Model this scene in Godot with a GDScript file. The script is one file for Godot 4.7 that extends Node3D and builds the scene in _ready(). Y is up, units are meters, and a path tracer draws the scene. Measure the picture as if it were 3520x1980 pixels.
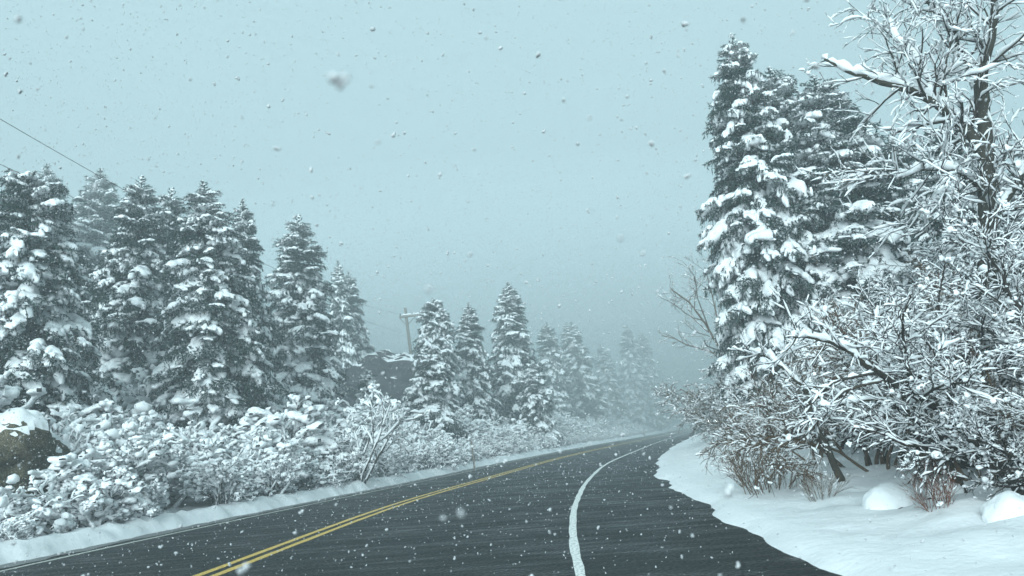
extends Node3D
# A two-lane mountain road curving right through heavy snowfall: snow-laden spruces and scrub on both banks.
# The road surface is y = 0, the camera looks towards -Z, units are metres.

# ---------------------------------------------------------------- mesh builder
class Mb:
	var v := PackedVector3Array()
	var n := PackedVector3Array()
	var c := PackedColorArray()
	var uv := PackedVector2Array()
	var i := PackedInt32Array()
	var col := Color.WHITE
	var use_col := false

	func vert(p: Vector3, nn: Vector3) -> void:
		v.append(p)
		n.append(nn)
		if use_col:
			c.append(col)

	func tri(a: int, b: int, d: int) -> void:
		i.append(a)
		i.append(b)
		i.append(d)

	# a smooth tube through pts, closed by a point at both ends
	func tube(pts: PackedVector3Array, rad: PackedFloat32Array, sides: int, cap := true, squash := 1.0) -> void:
		var m := pts.size()
		if m < 2:
			return
		var along := (pts[m - 1] - pts[0]).normalized()
		var ref := Vector3.UP if absf(along.y) < 0.86 else Vector3(0.8, 0.0, 0.6)
		var at0 := v.size()
		for k in m:
			var t: Vector3 = (pts[mini(k + 1, m - 1)] - pts[maxi(k - 1, 0)]).normalized()
			var side := t.cross(ref).normalized()
			var up2 := side.cross(t)
			for j in sides:
				var a := TAU * j / sides
				var d := side * cos(a) + up2 * sin(a)
				v.append(pts[k] + (side * cos(a) + up2 * sin(a) * squash) * rad[k])
				n.append(d)
				if use_col:
					c.append(col)
		for k in m - 1:
			for j in sides:
				var a := at0 + k * sides + j
				var b := at0 + k * sides + (j + 1) % sides
				i.append(a)
				i.append(b)
				i.append(a + sides)
				i.append(b)
				i.append(b + sides)
				i.append(a + sides)
		if cap:
			for e in 2:
				var k := 0 if e == 0 else m - 1
				var t: Vector3 = (pts[1] - pts[0]).normalized() if e == 0 else (pts[m - 1] - pts[m - 2]).normalized()
				var out := -t if e == 0 else t
				var tip := v.size()
				vert(pts[k] + out * rad[k] * 0.6, out)
				for j in sides:
					var a := at0 + k * sides + j
					var b := at0 + k * sides + (j + 1) % sides
					if e == 0:
						tri(b, a, tip)
					else:
						tri(a, b, tip)

	# a copy of another builder's triangles, moved by x
	func add(o: Mb, x: Transform3D) -> void:
		var base := v.size()
		v.append_array(x * o.v)
		if o.n.size():
			n.append_array(Transform3D(x.basis.orthonormalized(), Vector3.ZERO) * o.n)
		if use_col:
			if o.c.size():
				c.append_array(o.c)
			else:
				var add_c := PackedColorArray()
				add_c.resize(o.v.size())
				add_c.fill(col)
				c.append_array(add_c)
		if o.i.size():
			var more := o.i.duplicate()
			for k in more.size():
				more[k] += base
			i.append_array(more)

	func face(a: Vector3, b: Vector3, d: Vector3, nn: Vector3) -> void:
		# one flat triangle whose front looks along nn
		var s := v.size()
		vert(a, nn)
		vert(b, nn)
		vert(d, nn)
		if (d - a).cross(b - a).dot(nn) >= 0.0:
			tri(s, s + 1, s + 2)
		else:
			tri(s, s + 2, s + 1)

	func quad(a: Vector3, b: Vector3, d: Vector3, e: Vector3) -> void:
		var nn := (d - a).cross(b - a).normalized()
		face(a, b, d, nn)
		face(a, d, e, nn)

	func box(x: Transform3D, s: Vector3, bevel := 0.0) -> void:
		var h := s * 0.5
		for ax in 3:
			for sg in [-1.0, 1.0]:
				var o := Vector3.ZERO
				var p := Vector3.ZERO
				var q := Vector3.ZERO
				o[ax] = h[ax] * sg
				p[(ax + 1) % 3] = h[(ax + 1) % 3] - bevel
				q[(ax + 2) % 3] = h[(ax + 2) % 3] - bevel
				var nn := Vector3.ZERO
				nn[ax] = sg
				nn = x.basis.orthonormalized() * nn
				face(x * (o - p - q), x * (o + p - q), x * (o + p + q), nn)
				face(x * (o - p - q), x * (o + p + q), x * (o - p + q), nn)
		if bevel > 0.0:
			for ax in 3:
				for s1 in [-1.0, 1.0]:
					for s2 in [-1.0, 1.0]:
						var b1 := (ax + 1) % 3
						var b2 := (ax + 2) % 3
						var a0 := Vector3.ZERO
						a0[ax] = h[ax] - bevel
						var e1 := Vector3.ZERO
						e1[b1] = h[b1] * s1
						e1[b2] = (h[b2] - bevel) * s2
						var e2 := Vector3.ZERO
						e2[b1] = (h[b1] - bevel) * s1
						e2[b2] = h[b2] * s2
						var nn := Vector3.ZERO
						nn[b1] = s1
						nn[b2] = s2
						nn = x.basis.orthonormalized() * nn.normalized()
						face(x * (e1 - a0), x * (e1 + a0), x * (e2 + a0), nn)
						face(x * (e1 - a0), x * (e2 + a0), x * (e2 - a0), nn)

	func mesh(mat: Material) -> ArrayMesh:
		var a := []
		a.resize(Mesh.ARRAY_MAX)
		a[Mesh.ARRAY_VERTEX] = v
		if n.size():
			a[Mesh.ARRAY_NORMAL] = n
		if c.size():
			a[Mesh.ARRAY_COLOR] = c
		if uv.size():
			a[Mesh.ARRAY_TEX_UV] = uv
		if i.size():
			a[Mesh.ARRAY_INDEX] = i
		var m := ArrayMesh.new()
		m.add_surface_from_arrays(Mesh.PRIMITIVE_TRIANGLES, a)
		m.surface_set_material(0, mat)
		return m

var rng := RandomNumberGenerator.new()
var rough := FastNoiseLite.new()
var names := {}
var M := {}

func r(a: float, b: float) -> float:
	return rng.randf_range(a, b)

func rv() -> Vector3:
	return Vector3(r(-1, 1), r(-1, 1), r(-1, 1))

# ---------------------------------------------------------------- objects, names and metas
func numbered(called: String) -> String:
	var k: int = names.get(called, 0)
	names[called] = k + 1
	return called if k == 0 else "%s_%03d" % [called, k]

func thing(called: String, label: String, category: String, at := Vector3.ZERO, turn := 0.0, group := "") -> Node3D:
	var o := Node3D.new()
	o.name = numbered(called)
	add_child(o, true)
	o.position = at
	o.rotation.y = turn
	tag(o, label, category, group)
	return o

func tag(o: Node3D, label: String, category: String, group := "") -> void:
	o.set_meta("label", label)
	o.set_meta("category", category)
	if group:
		o.set_meta("group", group)

func part(called: String, mesh: Mesh, parent: Node3D, kind := "") -> MeshInstance3D:
	var o := MeshInstance3D.new()
	o.mesh = mesh
	if parent == self:
		o.name = numbered(called)
		add_child(o, true)
	else:
		var k := 0
		for ch in parent.get_children():
			if ch.get_meta("stem", "") == called:
				k += 1
		o.name = called if k == 0 else "%s_%03d" % [called, k]
		o.set_meta("stem", called)
		parent.add_child(o, true)
	if kind:
		o.set_meta("kind", kind)
	return o

func copy_of(o: Node3D, called: String, label: String, category: String, at: Vector3, turn: float, group := "") -> Node3D:
	var d: Node3D = o.duplicate()
	d.name = numbered(called)
	add_child(d, true)
	d.position = at
	d.rotation = Vector3(0, turn, 0)
	for m in ["label", "category", "group"]:
		if d.has_meta(m):
			d.remove_meta(m)
	tag(d, label, category, group)
	return d

# ---------------------------------------------------------------- materials
func lin(a: float, b: float, d: float) -> Color:
	return Color(a, b, d).linear_to_srgb()

func mat(color: Color, roughness: float, vcol := false, spec := 0.5) -> StandardMaterial3D:
	var m := StandardMaterial3D.new()
	m.albedo_color = color
	m.roughness = roughness
	m.metallic_specular = spec
	m.vertex_color_use_as_albedo = vcol
	return m

func noise_image(w: int, h: int, freq: float, octaves: int, sd: int) -> Image:
	var f := FastNoiseLite.new()
	f.seed = sd
	f.noise_type = FastNoiseLite.TYPE_SIMPLEX_SMOOTH
	f.frequency = freq
	f.fractal_octaves = octaves
	return f.get_seamless_image(w, h)

func materials() -> void:
	M.snow = mat(lin(0.68, 0.69, 0.70), 0.85, false, 0.35)
	M.snow_ground = mat(lin(0.61, 0.62, 0.63), 0.8, false, 0.35)
	var bump := noise_image(512, 512, 0.02, 5, 11)
	bump.convert(Image.FORMAT_RGBA8)
	bump.bump_map_to_normal_map(5.0)
	M.snow_ground.normal_enabled = true
	M.snow_ground.normal_texture = ImageTexture.create_from_image(bump)
	M.snow_ground.normal_scale = 0.5
	M.snow_ground.uv1_triplanar = true
	M.snow_ground.uv1_world_triplanar = true
	M.snow_ground.uv1_scale = Vector3.ONE * 0.9
	M.flake = mat(lin(0.44, 0.45, 0.46), 0.9, false, 0.2)
	M.needle = mat(Color.WHITE, 0.85, true, 0.25)
	M.bark = mat(Color.WHITE, 0.95, true, 0.2)
	M.twig = mat(Color.WHITE, 0.95, true, 0.2)
	# wet asphalt: aggregate, worn wheel tracks and smears of slush water across the lane
	var size := 1024
	var grain := noise_image(size, size, 0.22, 2, 3).get_data()
	var patch := noise_image(size, size, 0.006, 4, 4).get_data()
	var streak_i := noise_image(128, size, 0.03, 4, 5)
	streak_i.resize(size, size, Image.INTERPOLATE_CUBIC)
	var streak := streak_i.get_data()
	var ab := PackedByteArray()
	var rb := PackedByteArray()
	ab.resize(size * size * 3)
	rb.resize(size * size)
	for k in size * size:
		var g := grain[k] / 255.0
		var p := patch[k] / 255.0
		var s := streak[k] / 255.0
		var a := 27.0 + (g - 0.5) * 24.0 + (p - 0.5) * 20.0 + (s - 0.5) * 26.0
		ab[k * 3] = clampi(int(a * 0.93), 8, 255)
		ab[k * 3 + 1] = clampi(int(a * 1.05), 8, 255)
		ab[k * 3 + 2] = clampi(int(a * 1.05), 8, 255)
		rb[k] = clampi(int(255.0 * (0.58 + (g - 0.5) * 0.3 + (p - 0.5) * 0.35 + (s - 0.5) * 0.5)), 40, 240)
	M.asphalt = mat(Color.WHITE, 1.0, true, 0.3)
	M.asphalt.albedo_texture = ImageTexture.create_from_image(Image.create_from_data(size, size, false, Image.FORMAT_RGB8, ab))
	M.asphalt.roughness_texture = ImageTexture.create_from_image(Image.create_from_data(size, size, false, Image.FORMAT_L8, rb))
	var gb := noise_image(512, 512, 0.25, 2, 8)
	gb.convert(Image.FORMAT_RGBA8)
	gb.bump_map_to_normal_map(4.0)
	M.asphalt.normal_enabled = true
	M.asphalt.normal_texture = ImageTexture.create_from_image(gb)
	M.asphalt.normal_scale = 0.35
	M.asphalt.uv1_scale = Vector3(1.0 / 8.0, 1.0 / 8.0, 1.0)
	# worn road paint
	var wear := noise_image(512, 512, 0.05, 4, 9).get_data()
	for kind in [["white_paint", Color(0.72, 0.73, 0.70)], ["yellow_paint", Color(0.62, 0.40, 0.06)], ["faded_paint", Color(0.42, 0.42, 0.38)]]:
		var pb := PackedByteArray()
		pb.resize(512 * 512 * 3)
		var col: Color = kind[1]
		for k in 512 * 512:
			var w := clampf((wear[k] / 255.0 - 0.28) * 5.0, 0.5, 1.0)
			var t := Color(0.06, 0.06, 0.06).lerp(col, w).linear_to_srgb()
			pb[k * 3] = int(t.r * 255)
			pb[k * 3 + 1] = int(t.g * 255)
			pb[k * 3 + 2] = int(t.b * 255)
		var m := mat(Color.WHITE, 0.5)
		m.albedo_texture = ImageTexture.create_from_image(Image.create_from_data(512, 512, false, Image.FORMAT_RGB8, pb))
		m.uv1_scale = Vector3(0.8, 0.8, 1)
		M[kind[0]] = m
	M.slush = mat(lin(0.20, 0.205, 0.21), 0.6)
	M.slush.albedo_texture = M.white_paint.albedo_texture
	M.crack = mat(lin(0.012, 0.012, 0.012), 0.7)
	M.rock = mat(Color.WHITE, 0.9, true, 0.3)
	var rk := noise_image(512, 512, 0.03, 5, 21)
	rk.convert(Image.FORMAT_RGBA8)
	rk.bump_map_to_normal_map(14.0)
	var mott := noise_image(512, 512, 0.09, 5, 22)
	var fine := noise_image(512, 512, 0.3, 2, 23).get_data()
	var mb := mott.get_data()
	for k in mb.size():
		mb[k] = clampi(int(150.0 + (mb[k] - 128.0) * 1.1 + (fine[k] - 128.0) * 0.7), 25, 255)
	M.rock.albedo_texture = ImageTexture.create_from_image(Image.create_from_data(512, 512, false, Image.FORMAT_L8, mb))
	M.rock.normal_enabled = true
	M.rock.normal_texture = ImageTexture.create_from_image(rk)
	M.rock.uv1_triplanar = true
	M.rock.uv1_scale = Vector3.ONE * 0.7
	M.pole = mat(lin(0.17, 0.15, 0.13), 0.9)
	M.wire = mat(lin(0.05, 0.05, 0.05), 0.6)
	M.paint_dark = mat(lin(0.012, 0.014, 0.018), 0.35)
	M.paint_grey = mat(lin(0.10, 0.105, 0.11), 0.35)
	M.tyre = mat(lin(0.012, 0.012, 0.012), 0.9)
	M.rim = mat(lin(0.35, 0.35, 0.36), 0.4)
	M.glass = mat(lin(0.02, 0.025, 0.03), 0.1)
	M.plastic = mat(lin(0.02, 0.02, 0.02), 0.6)
	M.marker = mat(lin(0.12, 0.10, 0.085), 0.7)
	M.reflector = mat(lin(0.7, 0.7, 0.68), 0.3)
	M.headlight = mat(lin(0.9, 0.9, 0.85), 0.2)
	M.headlight.emission_enabled = true
	M.headlight.emission = Color(1.0, 0.97, 0.88)
	M.headlight.emission_energy_multiplier = 22.0

# ---------------------------------------------------------------- the lie of the land
# each line of the road: pairs (distance ahead u = -z, x)
var LEFT := PackedVector2Array([Vector2(-20, -9.0), Vector2(0, -8.1), Vector2(9.9, -6.58), Vector2(16.9, -4.98), Vector2(24.5, -2.97), Vector2(34, -0.75), Vector2(52.2, 4.28), Vector2(81.3, 13.2), Vector2(110, 21.6), Vector2(131, 28.1), Vector2(175, 44.0), Vector2(230, 68.0), Vector2(300, 104.0)])
var YELLOW := PackedVector2Array([Vector2(-20, -5.4), Vector2(0, -4.15), Vector2(8.3, -3.37), Vector2(15.9, -2.55), Vector2(22.3, -1.24), Vector2(35.6, 1.7), Vector2(52, 6.3), Vector2(81.3, 15.3), Vector2(110, 23.8), Vector2(131, 30.3), Vector2(175, 46.4), Vector2(230, 70.6), Vector2(300, 106.8)])
var WHITE := PackedVector2Array([Vector2(-20, 0.3), Vector2(0, 0.27), Vector2(6.8, 0.39), Vector2(10.3, 0.55), Vector2(13.6, 0.83), Vector2(18.9, 1.48), Vector2(26.7, 2.8), Vector2(35.6, 4.9), Vector2(52, 9.0), Vector2(81.3, 17.1), Vector2(110, 25.6), Vector2(131, 32.2), Vector2(175, 48.6), Vector2(230, 73.0), Vector2(300, 109.4)])
var EDGE := PackedVector2Array([Vector2(-20, 1.5), Vector2(0, 1.9), Vector2(6.1, 2.03), Vector2(8.3, 2.12), Vector2(13.7, 2.55), Vector2(19.6, 3.12), Vector2(23.4, 3.75), Vector2(36, 6.6), Vector2(52, 10.8), Vector2(64.3, 14.0), Vector2(81.3, 18.9), Vector2(110, 27.4), Vector2(131, 34.0), Vector2(175, 50.8), Vector2(230, 75.6), Vector2(300, 112.4)])

func on(line: PackedVector2Array, u: float) -> float:
	var m := line.size()
	if u <= line[0].x:
		return line[0].y
	if u >= line[m - 1].x:
		return line[m - 1].y + (u - line[m - 1].x) * 0.5
	var k := 0
	while line[k + 1].x < u:
		k += 1
	var a := line[maxi(k - 1, 0)]
	var b := line[k]
	var d := line[k + 1]
	var e := line[mini(k + 2, m - 1)]
	var h := d.x - b.x
	var s := (u - b.x) / h
	var m0 := (d.y - a.y) / maxf(d.x - a.x, 0.01) * h
	var m1 := (e.y - b.y) / maxf(e.x - b.x, 0.01) * h
	var s2 := s * s
	var s3 := s2 * s
	return b.y * (2 * s3 - 3 * s2 + 1) + m0 * (s3 - 2 * s2 + s) + d.y * (-2 * s3 + 3 * s2) + m1 * (s3 - s2)

func ground(x: float, z: float, el := INF, er := INF) -> float:
	var u := -z
	if el == INF:
		el = on(LEFT, u) - 0.5
		er = on(EDGE, u)
	if x < (el + er) * 0.5:
		var t := (el - x) * 0.97 + rough.get_noise_2d(x * 60.0, z * 60.0) * 0.10 + rough.get_noise_2d(x * 14.0, z * 14.0) * 0.16
		if t < -0.12:
			return -0.09
		var h := -0.09 + smoothstep(-0.12, 0.36, t) * 0.31
		h -= smoothstep(0.5, 1.1, t) * 0.10
		h += rough.get_noise_2d(x * 30.0, z * 30.0) * 0.07 * smoothstep(0.1, 0.5, t)
		h += rough.get_noise_2d(x * 130.0, z * 130.0) * 0.075 * smoothstep(0.05, 0.4, t) * (1.0 - smoothstep(1.5, 3.0, t))
		var far := maxf(t - 1.6, 0.0)
		h += minf(far * 0.10, 2.6) + maxf(far - 22.0, 0.0) * 0.06
		h += rough.get_noise_2d(x * 6.0, z * 6.0) * 0.5 * smoothstep(3.0, 14.0, t)
		return h
	var ragged := 0.03 * smoothstep(14.0, 22.0, u) * (1.0 - smoothstep(40.0, 60.0, u))
	var t2 := (x - er) + rough.get_noise_2d(x * 8.0, z * 18.0) * ragged + rough.get_noise_2d(x * 7.0 + 50.0, z * 7.0) * 0.22
	if t2 < -0.1:
		return -0.09
	var g := -0.09 + smoothstep(-0.1, 0.35, t2) * 0.20 + smoothstep(0.2, 3.0, t2) * 0.20
	g += maxf(t2 - 2.5, 0.0) * 0.03 * (1.0 if t2 < 40.0 else 40.0 / t2)
	g += 0.45 * exp(-pow((u - 48.0) / 22.0, 2.0)) * smoothstep(0.0, 3.5, t2)
	g += rough.get_noise_2d(x * 22.0 + 9.0, z * 22.0) * 0.13 * smoothstep(0.3, 2.2, t2)
	g += rough.get_noise_2d(x * 75.0 + 9.0, z * 75.0) * 0.035 * smoothstep(0.15, 0.8, t2)
	return g

func steps(list: Array) -> PackedFloat32Array:
	# [start, step, end, step, end, ...]
	var out := PackedFloat32Array()
	var x: float = list[0]
	var k := 1
	while k < list.size():
		var st: float = list[k]
		var en: float = list[k + 1]
		while x < en - st * 0.5:
			out.append(x)
			x += st
		x = en
		k += 2
	out.append(x)
	return out

func make_ground() -> void:
	var xs := steps([-420, 40, -100, 8, -40, 1.5, -14, 0.4, -8.4, 0.17, 7.0, 0.45, 44, 1.2, 60, 6, 120, 40, 420])
	var us := steps([-40, 5, 0, 0.8, 4.4, 0.16, 30, 0.4, 60, 0.8, 150, 5, 200, 25, 520])
	var b := Mb.new()
	var w := xs.size()
	for u in us:
		var el := on(LEFT, u) - 0.5
		var er := on(EDGE, u)
		for x in xs:
			b.v.append(Vector3(x, ground(x, -u, el, er), -u))
	b.n.resize(b.v.size())
	for k in us.size():
		for j in w:
			var a := b.v[k * w + maxi(j - 1, 0)]
			var d := b.v[k * w + mini(j + 1, w - 1)]
			var e := b.v[maxi(k - 1, 0) * w + j]
			var f := b.v[mini(k + 1, us.size() - 1) * w + j]
			b.n[k * w + j] = (d - a).cross(f - e).normalized()
	for k in us.size() - 1:
		for j in w - 1:
			var a := k * w + j
			b.tri(a, a + w, a + 1)
			b.tri(a + 1, a + w, a + w + 1)
	var o := part("snow_ground", b.mesh(M.snow_ground), self, "structure")
	o.set_meta("label", "fresh snow lying on both banks of the road")

func ribbon(b: Mb, line: PackedVector2Array, off: float, width: float, y: float, u0: float, u1: float, st: float, jag := 0.0) -> void:
	var u := u0
	var first := true
	var run := 0.0
	while u <= u1 + 0.001:
		var x := on(line, u)
		var dx := (on(line, u + 0.25) - on(line, u - 0.25)) / 0.5
		var side := Vector3(1, 0, dx).normalized()
		var c := Vector3(x, y, -u) + side * off
		var ja := r(-jag, jag)
		var jb := r(-jag, jag)
		b.vert(c - side * (width * 0.5 + ja), Vector3.UP)
		b.vert(c + side * (width * 0.5 + jb), Vector3.UP)
		b.uv.append(Vector2(0.0, run))
		b.uv.append(Vector2(width, run))
		var k := b.v.size()
		if not first:
			b.tri(k - 4, k - 2, k - 3)
			b.tri(k - 3, k - 2, k - 1)
		first = false
		u += st
		run += st

func make_road() -> void:
	var b := Mb.new()
	b.use_col = true
	var cols := 44
	var us := steps([-30, 2, 4, 0.5, 60, 1.5, 140, 5, 290])
	for u in us:
		var l := on(LEFT, u) - 1.3
		var e := on(EDGE, u) + 1.5
		for j in cols + 1:
			var x := lerpf(l, e, float(j) / cols)
			var edge_d: float = on(EDGE, u) - x
			var wet := 1.0 - 0.40 * smoothstep(0.9, 0.1, edge_d)
			var mid_right := (on(YELLOW, u) + on(WHITE, u)) * 0.5
			var mid_left := (on(YELLOW, u) + on(LEFT, u)) * 0.5
			for c in [mid_right - 0.8, mid_right + 0.8, mid_left - 0.6, mid_left + 0.6]:
				wet -= 0.16 * exp(-pow((x - c) / 0.28, 2.0))
			wet += 0.22 * smoothstep(0.1, 0.5, x - on(WHITE, u)) * smoothstep(0.2, 0.8, edge_d)
			wet += 0.10 * rough.get_noise_2d(x * 18.0, u * 3.0)
			b.col = Color(wet, wet, wet)
			b.vert(Vector3(x, 0.0, -u), Vector3.UP)
			b.uv.append(Vector2(x, -u))
	for k in us.size() - 1:
		for j in cols:
			var a := k * (cols + 1) + j
			b.tri(a, a + cols + 1, a + 1)
			b.tri(a + 1, a + cols + 1, a + cols + 2)
	var road := part("road", b.mesh(M.asphalt), self, "structure")
	road.set_meta("label", "wet dark asphalt road curving away to the right")
	for k in 2:
		var y := Mb.new()
		ribbon(y, YELLOW, -0.11 if k == 0 else 0.11, 0.105, 0.004, 0, 190, 0.4, 0.006)
		part("yellow_line", y.mesh(M.yellow_paint), road)
	var w := Mb.new()
	ribbon(w, WHITE, 0.0, 0.092, 0.004, 0, 220, 0.4, 0.008)
	part("white_edge_line", w.mesh(M.white_paint), road)
	var f := Mb.new()
	ribbon(f, LEFT, 0.0, 0.10, 0.004, 0, 220, 0.4, 0.012)
	part("white_edge_line", f.mesh(M.faded_paint), road)
	var sl := Mb.new()
	ribbon(sl, LEFT, -0.34, 0.34, 0.008, 0, 160, 0.25, 0.09)
	part("slush", sl.mesh(M.slush), road)
	for cr in [[-3.4, 10.1, 1.9], [-2.1, 12.4, 1.5], [-1.2, 9.0, 1.4], [-5.2, 14.2, 1.2], [0.9, 9.2, 1.1], [-0.9, 16.0, 1.6]]:
		var p := Mb.new()
		var x: float = cr[0]
		var z: float = cr[1]
		var go := 0.0
		while go < cr[2]:
			var wd := r(0.008, 0.022)
			var nx := x + r(0.08, 0.2)
			var nz := z + r(-0.09, 0.09)
			p.quad(Vector3(x, 0.003, -z - wd), Vector3(nx, 0.003, -nz - wd), Vector3(nx, 0.003, -nz + wd), Vector3(x, 0.003, -z + wd))
			go += nx - x
			x = nx
			z = nz
		part("crack", p.mesh(M.crack), road)

# ---------------------------------------------------------------- snow lumps
var join := 3.2

func blob_field(p: Vector3, bc: PackedVector3Array, br: PackedVector3Array) -> float:
	var acc := 0.0
	for k in bc.size():
		var q := (p - bc[k]) / br[k]
		var d := (q.length() - 1.0) * join
		acc += exp(-d)
		if acc > 1e6:
			break
	return -log(maxf(acc, 1e-12))

# one smooth skin round a heap of ellipsoids (surface nets)
func heap(bc: PackedVector3Array, br: PackedVector3Array, cell: float) -> Mb:
	var lo := Vector3.INF
	var hi := -Vector3.INF
	for k in bc.size():
		lo = lo.min(bc[k] - br[k] * 1.5)
		hi = hi.max(bc[k] + br[k] * 1.5)
	var nx := int((hi.x - lo.x) / cell) + 2
	var ny := int((hi.y - lo.y) / cell) + 2
	var nz := int((hi.z - lo.z) / cell) + 2
	var f := PackedFloat32Array()
	f.resize(nx * ny * nz)
	for z in nz:
		for y in ny:
			for x in nx:
				f[x + nx * (y + ny * z)] = blob_field(lo + Vector3(x, y, z) * cell, bc, br)
	var id := PackedInt32Array()
	id.resize(nx * ny * nz)
	id.fill(-1)
	var b := Mb.new()
	for z in nz - 1:
		for y in ny - 1:
			for x in nx - 1:
				var sum := Vector3.ZERO
				var cnt := 0
				var g := PackedFloat32Array()
				for q in 8:
					g.append(f[(x + (q & 1)) + nx * ((y + ((q >> 1) & 1)) + ny * (z + (q >> 2)))])
				for ax in 3:
					for q in 8:
						var bit := 1 << ax
						if q & bit:
							continue
						var a := g[q]
						var d := g[q | bit]
						if (a < 0.0) != (d < 0.0):
							var p := Vector3(q & 1, (q >> 1) & 1, q >> 2)
							p[ax] += a / (a - d)
							sum += p
							cnt += 1
				if cnt:
					id[x + nx * (y + ny * z)] = b.v.size()
					var p := lo + (Vector3(x, y, z) + sum / cnt) * cell
					var e := cell * 0.4
					var f0 := blob_field(p, bc, br)
					var nn := Vector3(blob_field(p + Vector3(e, 0, 0), bc, br) - f0, blob_field(p + Vector3(0, e, 0), bc, br) - f0, blob_field(p + Vector3(0, 0, e), bc, br) - f0)
					b.vert(p, nn.normalized())
	var st := [1, nx, nx * ny]
	for z in range(1, nz - 1):
		for y in range(1, ny - 1):
			for x in range(1, nx - 1):
				var at := x + nx * (y + ny * z)
				for ax in 3:
					var a := f[at]
					var d := f[at + st[ax]]
					if (a < 0.0) == (d < 0.0):
						continue
					var s1: int = st[(ax + 1) % 3]
					var s2: int = st[(ax + 2) % 3]
					var v0 := id[at]
					var v1 := id[at - s1]
					var v2 := id[at - s1 - s2]
					var v3 := id[at - s2]
					if v0 < 0 or v1 < 0 or v2 < 0 or v3 < 0:
						continue
					if a < 0.0:
						b.tri(v0, v2, v1)
						b.tri(v0, v3, v2)
					else:
						b.tri(v0, v1, v2)
						b.tri(v0, v2, v3)
	return b

# a rough ball of unit radius with few faces
func lump(amp: float, sd: int, rings := 5, segs := 7) -> Mb:
	var b := Mb.new()
	var f := FastNoiseLite.new()
	f.seed = sd
	f.frequency = 1.5
	for k in rings + 1:
		var th := PI * k / rings
		for j in segs:
			var ph := TAU * j / segs
			var d := Vector3(sin(th) * cos(ph), cos(th), sin(th) * sin(ph))
			b.vert(d * (1.0 + amp * f.get_noise_3dv(d)), d)
	for k in rings:
		for j in segs:
			var a := k * segs + j
			var c := k * segs + (j + 1) % segs
			if k > 0:
				b.tri(a, a + segs, c)
			if k < rings - 1:
				b.tri(c, a + segs, c + segs)
	for k in range(0, b.i.size(), 3):
		var p := b.v[b.i[k]]
		if (b.v[b.i[k + 2]] - p).cross(b.v[b.i[k + 1]] - p).dot(p) < 0.0:
			var sw := b.i[k + 1]
			b.i[k + 1] = b.i[k + 2]
			b.i[k + 2] = sw
	return b

# ---------------------------------------------------------------- spruces
var boughs := []     # each: {f: needles, p: pads of snow, d: dusting}

func tuft(b: Mb, p: Vector3, d: Vector3, l: float, w: float) -> void:
	var s := d.cross(rv()).normalized() * w
	b.v.append(p - s)
	b.v.append(p + s)
	b.v.append(p + d * l)
	var g := r(0.45, 1.35)
	var c := Color(0.022 * g, 0.042 * g, 0.036 * g) if rng.randf() < 0.93 else Color(0.07 * g, 0.06 * g, 0.045 * g)
	for k in 3:
		b.c.append(c)

func make_bough() -> Dictionary:
	# one spray of a spruce, about a metre long: x outward, y up
	var f := Mb.new()
	f.use_col = true
	var dust := Mb.new()
	var bc := PackedVector3Array()
	var br := PackedVector3Array()
	var sag := r(0.15, 0.40)
	var bend := r(-0.15, 0.15)
	var axis := func(t: float) -> Vector3: return Vector3(t, -sag * t * t, bend * t * t)
	for k in 26:
		var t := r(0.05, 1.0)
		tuft(f, axis.call(t), (Vector3(0.7, r(-0.7, 0.1), 0) + rv() * 0.8).normalized(), r(0.07, 0.13), r(0.013, 0.022))
	for side in [-1.0, 1.0]:
		for k in 9:
			var t := 0.08 + 0.88 * k / 8.0 + r(-0.04, 0.04)
			var l := (0.30 * sin(PI * (0.25 + 0.7 * t)) + 0.14) * r(0.75, 1.2)
			var a := r(0.6, 1.05)
			var d := Vector3(cos(a), r(-0.25, 0.05), sin(a) * side)
			var p0: Vector3 = axis.call(t)
			var m := int(l * 36) + 4
			for q in m:
				var s := (q + rng.randf()) / m
				var p := p0 + d * l * s - Vector3(0, 0.30 * l * s * s, 0)
				tuft(f, p, (d * 0.6 + Vector3(0, -0.7, 0) * rng.randf() + rv() * 0.6).normalized(), r(0.06, 0.12), r(0.011, 0.021))
			if k % 2 == 0:
				var hp := p0 + d * l * r(0.3, 0.7)
				var hl := r(0.14, 0.30)
				for q in 7:
					tuft(f, hp - Vector3(0, hl * q / 7.0, 0), (Vector3(0, -1, 0) + rv() * 0.7).normalized(), r(0.06, 0.11), r(0.011, 0.02))
			for q in 9:
				var s := rng.randf()
				var p := p0 + d * l * s - Vector3(0, 0.30 * l * s * s - 0.02 + r(0, 0.10) * rng.randf(), 0)
				var e := (rv() * Vector3(1, 0.3, 1)).normalized()
				var e2 := Vector3.UP.cross(e).normalized()
				dust.face(p + e * r(0.03, 0.06), p + e2 * 0.024 - e * 0.025, p - e2 * 0.024 - e * 0.02 + Vector3(0, 0.014, 0), (Vector3.UP + rv() * 0.5).normalized())
			# the snow these twigs hold, in separate lobes that droop over the tips
			if rng.randf() < 0.85:
				var n := 1 + rng.randi() % 2
				for q in n:
					var s := r(0.15, 1.0)
					var z := r(0.05, 0.105)
					bc.append(p0 + d * l * s + Vector3(0, z * 0.55 - 0.32 * l * s * s, 0))
					br.append(Vector3(z * r(0.9, 1.3), z * r(0.6, 0.95), z * r(0.8, 1.1)))
	var q0 := r(0.15, 0.45)
	while q0 < 1.04:
		var w := r(0.075, 0.145) * (1.0 - 0.2 * q0)
		bc.append(axis.call(q0) + Vector3(0, w * 0.5, r(-0.05, 0.05)))
		br.append(Vector3(w * r(1.0, 1.4), w * r(0.55, 0.85), w * r(0.9, 1.2)))
		q0 += r(0.08, 0.20)
	join = 5.5
	var pad := heap(bc, br, 0.074)
	join = 3.2
	return {"f": f, "p": pad, "d": dust}

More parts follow.
